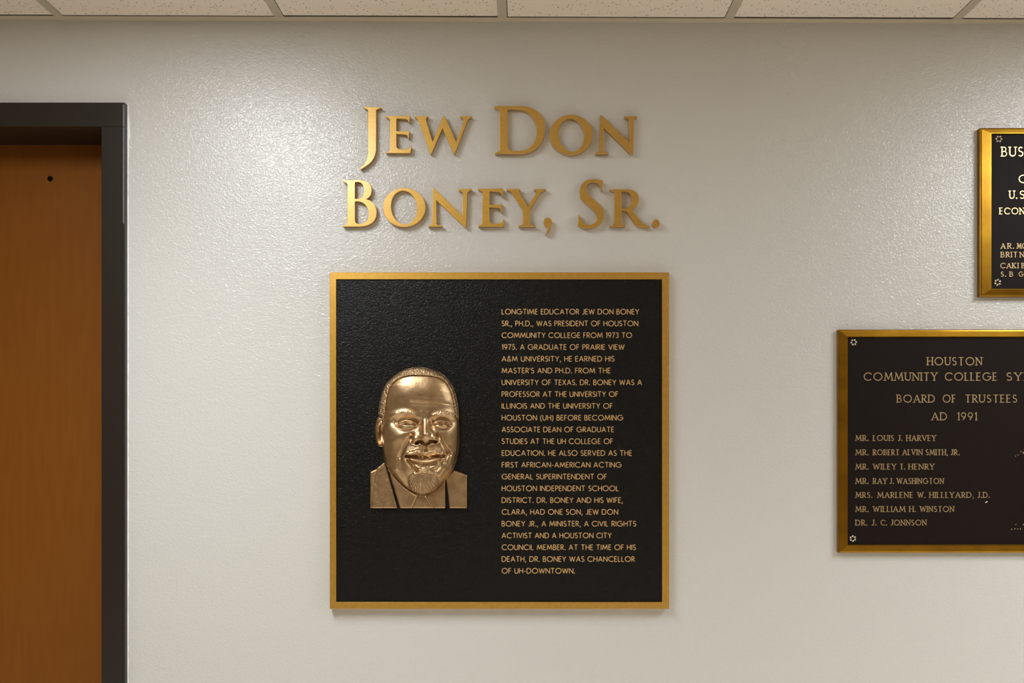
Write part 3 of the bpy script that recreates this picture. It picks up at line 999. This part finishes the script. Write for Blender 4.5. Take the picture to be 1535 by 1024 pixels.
    R.ridge([(592, 600), (578, 650), (555, 690)], 7, 9)
    R.ridge([(318, 634), (345, 668), (384, 700)], -15, 7)
    R.ridge([(296, 640), (324, 688), (360, 714)], 8, 8)
    R.ridge([(532, 625), (522, 660), (495, 697)], -9, 9)
    R.ridge([(548, 640), (540, 690), (518, 732)], 10, 10)
    R.ridge([(180, 500), (190, 560), (215, 610)], -4, 14)
    R.ridge([(270, 640), (285, 720), (318, 790)], -8, 13)
    R.ridge([(228, 700), (272, 765), (322, 812)], 5, 13)
    R.ridge([(160, 590), (185, 640), (240, 690)], 4, 10)
    # ---- moustache, lips
    R.bump(350, 572, 50, 18, 10, -14)
    R.bump(494, 572, 40, 17, 9, 16)
    R.ridge([(284, 626), (298, 602), (340, 582), (400, 574)], 7, 9)
    R.ridge([(542, 624), (526, 600), (490, 582)], 6, 9)
    R.ridge([(431, 545), (430, 572)], -9, 5)
    R.ridge([(444, 545), (441, 572)], 7, 4)
    R.ridge([(320, 602), (360, 592), (405, 588), (430, 593), (455, 587), (500, 590), (532, 601)], 8, 7)
    R.ridge([(330, 585), (380, 574), (425, 580), (470, 573), (520, 584)], -5, 4)
    R.ridge([(306, 613), (345, 616), (395, 616), (430, 619), (470, 615), (520, 613), (544, 611)], -26, 5.5)
    R.bump(384, 615, 6, 3.4, 16)
    R.bump(408, 617, 9, 3.4, 16)
    R.bump(452, 616, 14, 3.2, 14)
    R.ridge([(338, 628), (380, 640), (420, 645), (470, 640), (516, 625)], 18, 9.5)
    R.ridge([(352, 658), (395, 670), (440, 670), (492, 655)], -12, 7)
    hair_u = vnoise(U * 1.0 + np.sign(U - 432) * -0.5 * V, V * 0.35, 3.6, 8)
    mu = np.exp(-(((U - 410) / 118) ** 4)) * np.exp(-(((V - 574 - 0.0012 * (U - 415) ** 2) / 18) ** 2))
    R.H += mu * 8.0 * (hair_u - 0.5)
    # hammered, hand-chased skin
    R.H += 1.3 * (vnoise(U, V, 44, 51) - 0.5) + 0.35 * (vnoise(U, V, 13, 52) - 0.5)
    head_sd = R.sd(HEAD)
    # ---- goatee
    gsd = R.sd(GOATEE)
    gm = sstep(gsd, -4, 10)
    R.dome(412, 780, 100, 84, 17)
    ang = np.arctan2(U - 415, V - 655)
    rad = np.hypot(U - 415, V - 655)
    wob = vnoise(U, V, 26, 12)
    st = np.sin(ang * 64 + 6 * wob + rad * 0.012)
    st = np.sign(st) * np.abs(st) ** 0.8
    R.H += gm * (6 + 2.8 * st + 4 * (vnoise(U, V, 7, 5) - 0.5))
    # ---- hair
    hl = R.smooth(HAIRLINE, 5) + [(640, 372), (640, 20), (90, 20), (90, 365)]
    hsd = R.sd(hl)
    hm = sstep(hsd, -2.5, 3.5)
    ra = np.arctan2(U - 395, 330 - V)
    strand = np.sin(ra * 70 + 9 * vnoise(U, V, 22, 21))
    grain = vnoise(U, V, 4.0, 30) + 0.6 * vnoise(U, V, 9, 31)
    front = np.clip((240 - V) / 160, 0, 1) + np.clip((U - 560) / 40, 0, 1)
    R.H += hm * (7 + 2.2 * strand * np.clip(front, 0.15, 1) + 5.0 * (grain - 0.8))
    edge = np.exp(-(hsd / 3.2) ** 2)
    R.H -= edge * (5.0 + 8.0 * vnoise(U, V, 11, 33))
    # roll the head down to its rim
    rim = sstep(head_sd, -0.5, 12)
    Hh = np.where(head_sd > -3, 14 + (R.H - 14) * (0.62 + 0.38 * rim), 0)
    # ---- ear
    R.H = np.full_like(U, 0.0)
    esd = R.sd(EAR)
    R.H += 20 + 10 * sstep(esd, 0, 12)
    R.ridge([(150, 376), (128, 372), (112, 392), (105, 430), (107, 480), (116, 520), (126, 540)], 9, 5)
    R.ridge([(140, 400), (126, 420), (122, 450)], 6, 5)
    R.bump(138, 468, 10, 34, -20)
    R.bump(130, 535, 12, 12, 6)
    R.ridge([(152, 385), (154, 430), (152, 450)], 5, 4)
    He = R.H.copy()
    # ---- clothing
    R.H = np.zeros_like(U)
    rough = 2.2 * (vnoise(U, V, 30, 41) - 0.5) + 1.2 * (vnoise(U, V, 9, 42) - 0.5)

    def cloth(poly, base, slope):
        d = R.sd(poly)
        return d, base + slope + rough - 5 * (1 - sstep(d, 0, 7))
    dl, Hl = cloth(LEFT_LAPEL, 26, (V - 800) * 0.012)
    dr, Hr = cloth(RIGHT_LAPEL, 24, (V - 800) * 0.012)
    da, Ha = cloth(COLLAR_L, 24, (V - 800) * 0.02 + (U - 250) * 0.02)
    db, Hb = cloth(COLLAR_R, 25, (V - 800) * 0.02)
    dt, Ht = cloth(TIE, 22, 6 * np.exp(-((U - 402) / 40.0) ** 2))
    R.H = Hl
    R.ridge([(108, 705), (92, 760), (80, 850), (72, 945)], -4, 4)
    R.ridge([(100, 716), (100, 716.1)], 0, 4)
    Hl = R.H
    R.H = Hr
    R.ridge([(604, 712), (650, 730)], 2, 6)
    Hr = R.H
    R.H = Ha
    R.ridge([(176, 694), (228, 758), (290, 818), (355, 860)], 5, 4)
    Ha = R.H
    # seat of the collar: a low ground linking the pieces so the relief is one casting
    regs = [('face', head_sd, Hh), ('ear', esd, He), ('tie', dt, Ht), ('collar_l', da, Ha), ('collar_r', db, Hb), ('jacket_l', dl, Hl), ('jacket_r', dr, Hr)]
    unit = (D - 0.02) / F / 4.2667
    T0 = 0.0165                                 # face of the black panel

    def emit_mesh(name, poly_sd, poly, Hm, par, keep=None, cells=None, metal=None):
        ins = poly_sd > 0
        if keep is not None:
            ins &= keep
        ny, nx = U.shape
        c = ins[:-1, :-1] | ins[1:, :-1] | ins[:-1, 1:] | ins[1:, 1:]
        if cells is not None:
            c &= cells[:-1, :-1]
        used = np.zeros(U.shape, bool)
        used[:-1, :-1] |= c
        used[1:, :-1] |= c
        used[:-1, 1:] |= c
        used[1:, 1:] |= c
        uu, vv, hh = U.copy(), V.copy(), Hm.copy()
        out = used & ~ins
        if keep is None and poly is not None:
            jj, ii = np.nonzero(out)
            pl = list(poly) + [poly[0]]
            pu, pv = uu[out], vv[out]
            best = np.full(pu.shape, 1e9)
            bu, bv = pu.copy(), pv.copy()
            for (ax, ay), (bx, by) in zip(pl[:-1], pl[1:]):
                dx, dy = bx - ax, by - ay
                t = np.clip(((pu - ax) * dx + (pv - ay) * dy) / (dx * dx + dy * dy + 1e-9), 0, 1)
                qx, qy = ax + t * dx, ay + t * dy
                d = np.hypot(pu - qx, pv - qy)
                m = d < best
                best = np.where(m, d, best)
                bu = np.where(m, qx, bu)
                bv = np.where(m, qy, bv)
            uu[out], vv[out] = bu, bv
        idx = -np.ones(U.shape, int)
        idx[used] = np.arange(used.sum())
        x = (540 + uu[used] / 4.2667 - VX) * (D - 0.02) / F
        z = ZC - (540 + vv[used] / 4.2667 - VY) * (D - 0.02) / F
        y = -(T0 + hh[used] * unit)
        topv = np.stack([x, y, z], 1)
        cj, ci = np.nonzero(c)
        quads = np.stack([idx[cj, ci], idx[cj + 1, ci], idx[cj + 1, ci + 1], idx[cj, ci + 1]], 1)
        # skirt down to the panel along border edges
        e = np.concatenate([quads[:, [0, 1]], quads[:, [1, 2]], quads[:, [2, 3]], quads[:, [3, 0]]])
        nV = len(topv)
        key = e[:, 0].astype(np.int64) * nV + e[:, 1]
        rkey = e[:, 1].astype(np.int64) * nV + e[:, 0]
        border = e[~np.isin(key, rkey)]
        bv_ = np.unique(border)
        mp = -np.ones(nV, int)
        mp[bv_] = nV + np.arange(len(bv_))
        botv = topv[bv_].copy()
        botv[:, 1] = -T0 + 0.0003
        mp2 = -np.ones(nV, int)                 # a second copy of the rim keeps the top edge crisp
        mp2[bv_] = nV + len(bv_) + np.arange(len(bv_))
        verts = np.concatenate([topv, botv, topv[bv_]])
        sk = np.stack([border[:, 1], border[:, 0], border[:, 0], border[:, 1]], 1)
        sk = np.stack([mp2[border[:, 1]], mp2[border[:, 0]], mp[border[:, 0]], mp[border[:, 1]]], 1)
        faces = np.concatenate([quads, sk])
        me = bpy.data.meshes.new(name)
        me.vertices.add(len(verts))
        me.vertices.foreach_set('co', verts.astype(np.float32).ravel())
        me.loops.add(len(faces) * 4)
        me.loops.foreach_set('vertex_index', faces.astype(np.int32).ravel())
        me.polygons.add(len(faces))
        me.polygons.foreach_set('loop_start', np.arange(0, len(faces) * 4, 4, dtype=np.int32))
        me.update(calc_edges=True)
        me.validate()
        o = link(name, me, metal or M['relief'], None, True)
        attach(o, par) if par is parent else None
        if par is not parent:
            o.parent = par
        return o
    hairmask = (hsd > 0)
    goat = (gsd > 0)
    face = emit_mesh('portrait_relief', head_sd, HEAD, Hh, parent, None, ~hairmask & ~goat)
    emit_mesh('hair', head_sd, HEAD, Hh, face, None, hairmask, M['relief_hair'])
    emit_mesh('goatee_beard', head_sd, HEAD, Hh, face, None, goat & ~hairmask, M['relief_hair'])
    face['label'] = 'cast bronze portrait of a smiling man with short hair, goatee, suit and tie'
    emit_mesh('ear', esd, EAR, He, face, (esd > 0) & (head_sd <= 0))
    emit_mesh('necktie', dt, TIE, Ht, face)
    emit_mesh('shirt_collar', da, COLLAR_L, Ha, face)
    emit_mesh('shirt_collar', db, COLLAR_R, Hb, face)
    emit_mesh('jacket_lapel', dl, LEFT_LAPEL, Hl, face)
    emit_mesh('jacket_lapel', dr, RIGHT_LAPEL, Hr, face)
    return face


# ------------------------------------------------------------------ main plaque
LINES = [
    ("LONGTIME EDUCATOR JEW DON BONEY", 957.9), ("SR., PH.D., WAS PRESIDENT OF HOUSTON", 956.5),
    ("COMMUNITY COLLEGE FROM 1973 TO", 947.2), ("1975. A GRADUATE OF PRAIRIE VIEW", 936.0),
    ("A&M UNIVERSITY, HE EARNED HIS", 920.9), ("MASTER'S AND PH.D. FROM THE", 915.1),
    ("UNIVERSITY OF TEXAS. DR. BONEY WAS A", 962.0), ("PROFESSOR AT THE UNIVERSITY OF", 926.5),
    ("ILLINOIS AND THE UNIVERSITY OF", 918.2), ("HOUSTON (UH) BEFORE BECOMING", 933.9),
    ("ASSOCIATE DEAN OF GRADUATE", 920.3), ("STUDIES AT THE UH COLLEGE OF", 918.7),
    ("EDUCATION. HE ALSO SERVED AS THE", 947.2), ("FIRST AFRICAN-AMERICAN ACTING", 931.5),
    ("GENERAL SUPERINTENDENT OF", 909.6), ("HOUSTON INDEPENDENT SCHOOL", 927.3),
    ("DISTRICT. DR. BONEY AND HIS WIFE,", 933.6), ("CLARA, HAD ONE SON, JEW DON", 926.4),
    ("BONEY JR., A MINISTER, A CIVIL RIGHTS", 953.4), ("ACTIVIST AND A HOUSTON CITY", 916.7),
    ("COUNCIL MEMBER. AT THE TIME OF HIS", 953.1), ("DEATH, DR. BONEY WAS CHANCELLOR", 951.4),
    ("OF UH-DOWNTOWN.", 862.0)]


def main_plaque():
    T = 0.021
    rect = (494.3, 408.3, 1003.0, 913.0)
    a = P(748, 913, T)
    t = thing('memorial_plaque', 'large square black plaque with bronze face relief and gold lettering in a gold frame', 'plaque', (a[0], 0, a[2]))
    fo = (9.6, 10.4, 10.6, 10.2)
    fi = tuple(v - 0.35 for v in fo)
    bm = frame_mesh(rect, [(0, 0.0005), (0, T - 0.0008), (0.45, T), (fi, T), (fo, T - 0.0008), (fo, 0.012)], T)
    attach(obj('plaque_frame', bm, M['gold_frame']), t)
    bm = panel_mesh((rect[0] + 5, rect[1] + 5, rect[2] - 5, rect[3] - 5), 0.0165, 0.001)
    attach(obj('backing_panel', bm, M['black']), t)
    build_relief(t)
    for i, (s, x1) in enumerate(LINES):
        bm = text_bm(bmesh.new(), s, 752.0, x1 + 0.2, 471.6 + 17.655 * i, 8.5, 0.0165, 0.0011, 0.122, 0.122)
        bmesh.ops.recalc_face_normals(bm, faces=bm.faces)
        attach(obj('text_line', bm, M['gold_text']), t)
    return t


main_plaque()


# ------------------------------------------------------------------ small plaques
def rosette(parent, px, py, t, r, off):
    c = P(px, py, t)
    k = (D - t) / F
    bm = bmesh.new()
    for i in range(6):
        a = math.radians(60 * i + off)
        cx, cz = c[0] + r * 0.74 * k * math.cos(a), c[2] + r * 0.74 * k * math.sin(a)
        rr = bmesh.ops.create_uvsphere(bm, u_segments=10, v_segments=6, radius=1.0)
        for v in rr['verts']:
            x, y, z = v.co
            x, z = x * 0.24 * r * k, z * 0.34 * r * k
            v.co = (cx + x * math.cos(a + 0.8) - z * math.sin(a + 0.8), -t - 0.0003 + y * 0.0022, cz + x * math.sin(a + 0.8) + z * math.cos(a + 0.8))
    o = attach(obj('rosette', bm, M['pale_metal'], smooth=True), parent)
    bm = bmesh.new()
    add_cyl(bm, c, r * 0.36 * k, -t + 0.0002, -t - 0.0012, 12)
    o2 = obj('screw_cover', bm, M['bronze_field'])
    o2.parent = o
    o2.location = (0, 0, 0)


def small_plaque(name, label, rect, ins, T, field, rows, mt, ros, specks=()):
    a = P((rect[0] + rect[2]) / 2, rect[3], T)
    t = thing(name, label, 'plaque', (a[0], 0, a[2]), None)
    sub = lambda d: tuple(v - d for v in ins)
    bm = frame_mesh(rect, [(0, 0.0005), (0, T - 0.004), (1.0, T - 0.0022), (2.4, T - 0.0012), (sub(2.2), T), (sub(1.3), T), (ins, field - 0.001), (ins, 0.004)], T)
    attach(obj('plaque_frame', bm, M['brass_frame']), t)
    bm = panel_mesh((rect[0] + 3, rect[1] + 3, rect[2] - 3, rect[3] - 3), field, 0.001)
    attach(obj('backing_panel', bm, M['bronze_field']), t)
    for base, cap, words, wk, wn in rows:
        groups = [[q] for q in words] if cap > 9.5 or len(words) == 2 else [words]
        for g in groups:
            bm = bmesh.new()
            for s, x0, x1 in g:
                text_bm(bm, s, x0, x1, base, cap, field, 0.0016, wk, wn, True, 0.34)
            bmesh.ops.recalc_face_normals(bm, faces=bm.faces)
            attach(obj('text_line' if g is words else 'text_word', bm, mt if cap > 9.5 else M['bronze_text']), t)
    for r in ros:
        rosette(t, r[0], r[1], field, r[2], r[3])
    for k, (px, py, rx, rz, rot) in enumerate(specks):
        c = P(px, py, field)
        bm = bmesh.new()
        rr = bmesh.ops.create_uvsphere(bm, u_segments=10, v_segments=6, radius=1.0)
        ca, sa = math.cos(math.radians(rot)), math.sin(math.radians(rot))
        for v in rr['verts']:
            x, y, z = v.co
            x, z = x * rx * 0.0018, z * rz * 0.0018
            v.co = (c[0] + x * ca - z * sa, -field + y * 0.0008, c[2] + x * sa + z * ca)
        o = attach(obj('chip_mark', bm, M['bronze_text'] if k else M['pale_metal'], smooth=True), t)
    return t


o5 = lambda u: 1245 + u / 5.121
NAMES = [
    (661.1, [("MR.", 190, 292), ("LOUIS", 325, 485), ("J.", 515, 550), ("HARVEY", 580, 808)]),
    (682.4, [("MR.", 190, 292), ("ROBERT", 325, 527), ("ALVIN", 550, 705), ("SMITH,", 728, 900), ("JR.", 918, 992)]),
    (703.9, [("MR.", 190, 292), ("WILEY", 325, 503), ("T.", 530, 572), ("HENRY", 597, 795)]),
    (725.5, [("MR.", 190, 292), ("RAY", 325, 432), ("J.", 450, 487), ("WASHINGTON", 507, 868)]),
    (746.4, [("MRS.", 190, 322), ("MARLENE", 358, 632), ("W.", 667, 727), ("HILLLYARD,", 757, 1100), ("J.D.", 1125, 1222)]),
    (767.5, [("MR.", 190, 292), ("WILLIAM", 325, 573), ("H.", 603, 655), ("WINSTON", 685, 947)]),
    (787.8, [("DR.", 190, 282), ("J.", 313, 353), ("C.", 383, 433), ("JONNSON", 460, 735)])]
rows = [
    (547.8, 12.3, [("HOUSTON", 1389.5, 1471.7)], .115, .075),
    (570.8, 12.3, [("COMMUNITY", 1294.5, 1404.6), ("COLLEGE", 1416, 1494.4), ("SYE", 1508.2, 1543)], .115, .075),
    (603.6, 11.9, [("BOARD", 1344.2, 1400.9), ("OF", 1412.8, 1432.4), ("TRUSTEES", 1446.2, 1524.2)], .115, .075),
    (630.2, 12.0, [("AD", 1396.1, 1419.2), ("1991", 1434.3, 1463.8)], .115, .075)]
rows += [(b, 8.7, [(s, o5(x0), o5(x1)) for s, x0, x1 in wd], .14, .09) for b, wd in NAMES]
small_plaque('trustees_plaque', 'wide dark brown plaque listing seven names in brass frame, lower right',
             (1257.0, 494.0, 1609.0, 829.0), (15.0, 12.4, 15.0, 13.0), 0.016, 0.0115, rows, M['bronze_text'],
             [(1279.6, 513.2, 4.9, 10), (1278.3, 807.5, 4.9, 35)],
             [(1478.6, 752.8, 2.1, 0.8, 28), (1530.3, 677, .5, 1.2, 0), (1526.0, 682, .9, .6, 30), (1522.5, 684, .4, 1.0, 10), (1534, 679, .9, 1.5, 0),
              (1516.5, 793.5, .8, .8, 0), (1521.5, 793, 1.0, .6, -30), (1525.5, 793.2, .7, .9, -20), (1529.6, 793, .6, 1.2, 0), (1534, 786.5, .8, 1.0, 0), (1522.8, 786.3, .8, .6, 0)])
o7 = lambda u: 1495 + u / 12.8
rows = [
    (234.8, 14.5, [("BUS", 1500.9, 1533.6)], .112, .07),
    (274.7, 12.6, [("C", 1526.5, 1539)], .12, .08),
    (298.2, 12.2, [("U.", 1512.5, 1525.0), ("S", 1528.0, 1535.8)], .12, .08),
    (321.5, 10.0, [("ECON", 1497.8, 1535.4)], .13, .08),
    (372.9, 8.2, [("A", o7(62), o7(150)), ("R.", o7(190), o7(320)), ("MO", o7(370), o7(560))], .14, .09),
    (385.9, 8.2, [("BRIT", o7(62), o7(385)), ("N", o7(425), o7(512))], .14, .09),
    (402.3, 8.0, [("CAK", o7(52), o7(350)), ("I", o7(385), o7(415)), ("B", o7(460), o7(520))], .14, .09),
    (414.8, 7.5, [("S.", o7(60), o7(165)), ("B", o7(230), o7(300)), ("GS", o7(405), o7(560))], .14, .09)]
small_plaque('bronze_plaque', 'tall black plaque in thick brass frame, above the wide name plaque',
             (1469.8, 191.3, 1700.0, 444.5), (17.6, 10.0, 17.6, 12.6), 0.020, 0.014, rows, M['bright_text'],
             [(1497.1, 208.4, 5.2, 0), (1495.3, 423.4, 5.2, 25)])
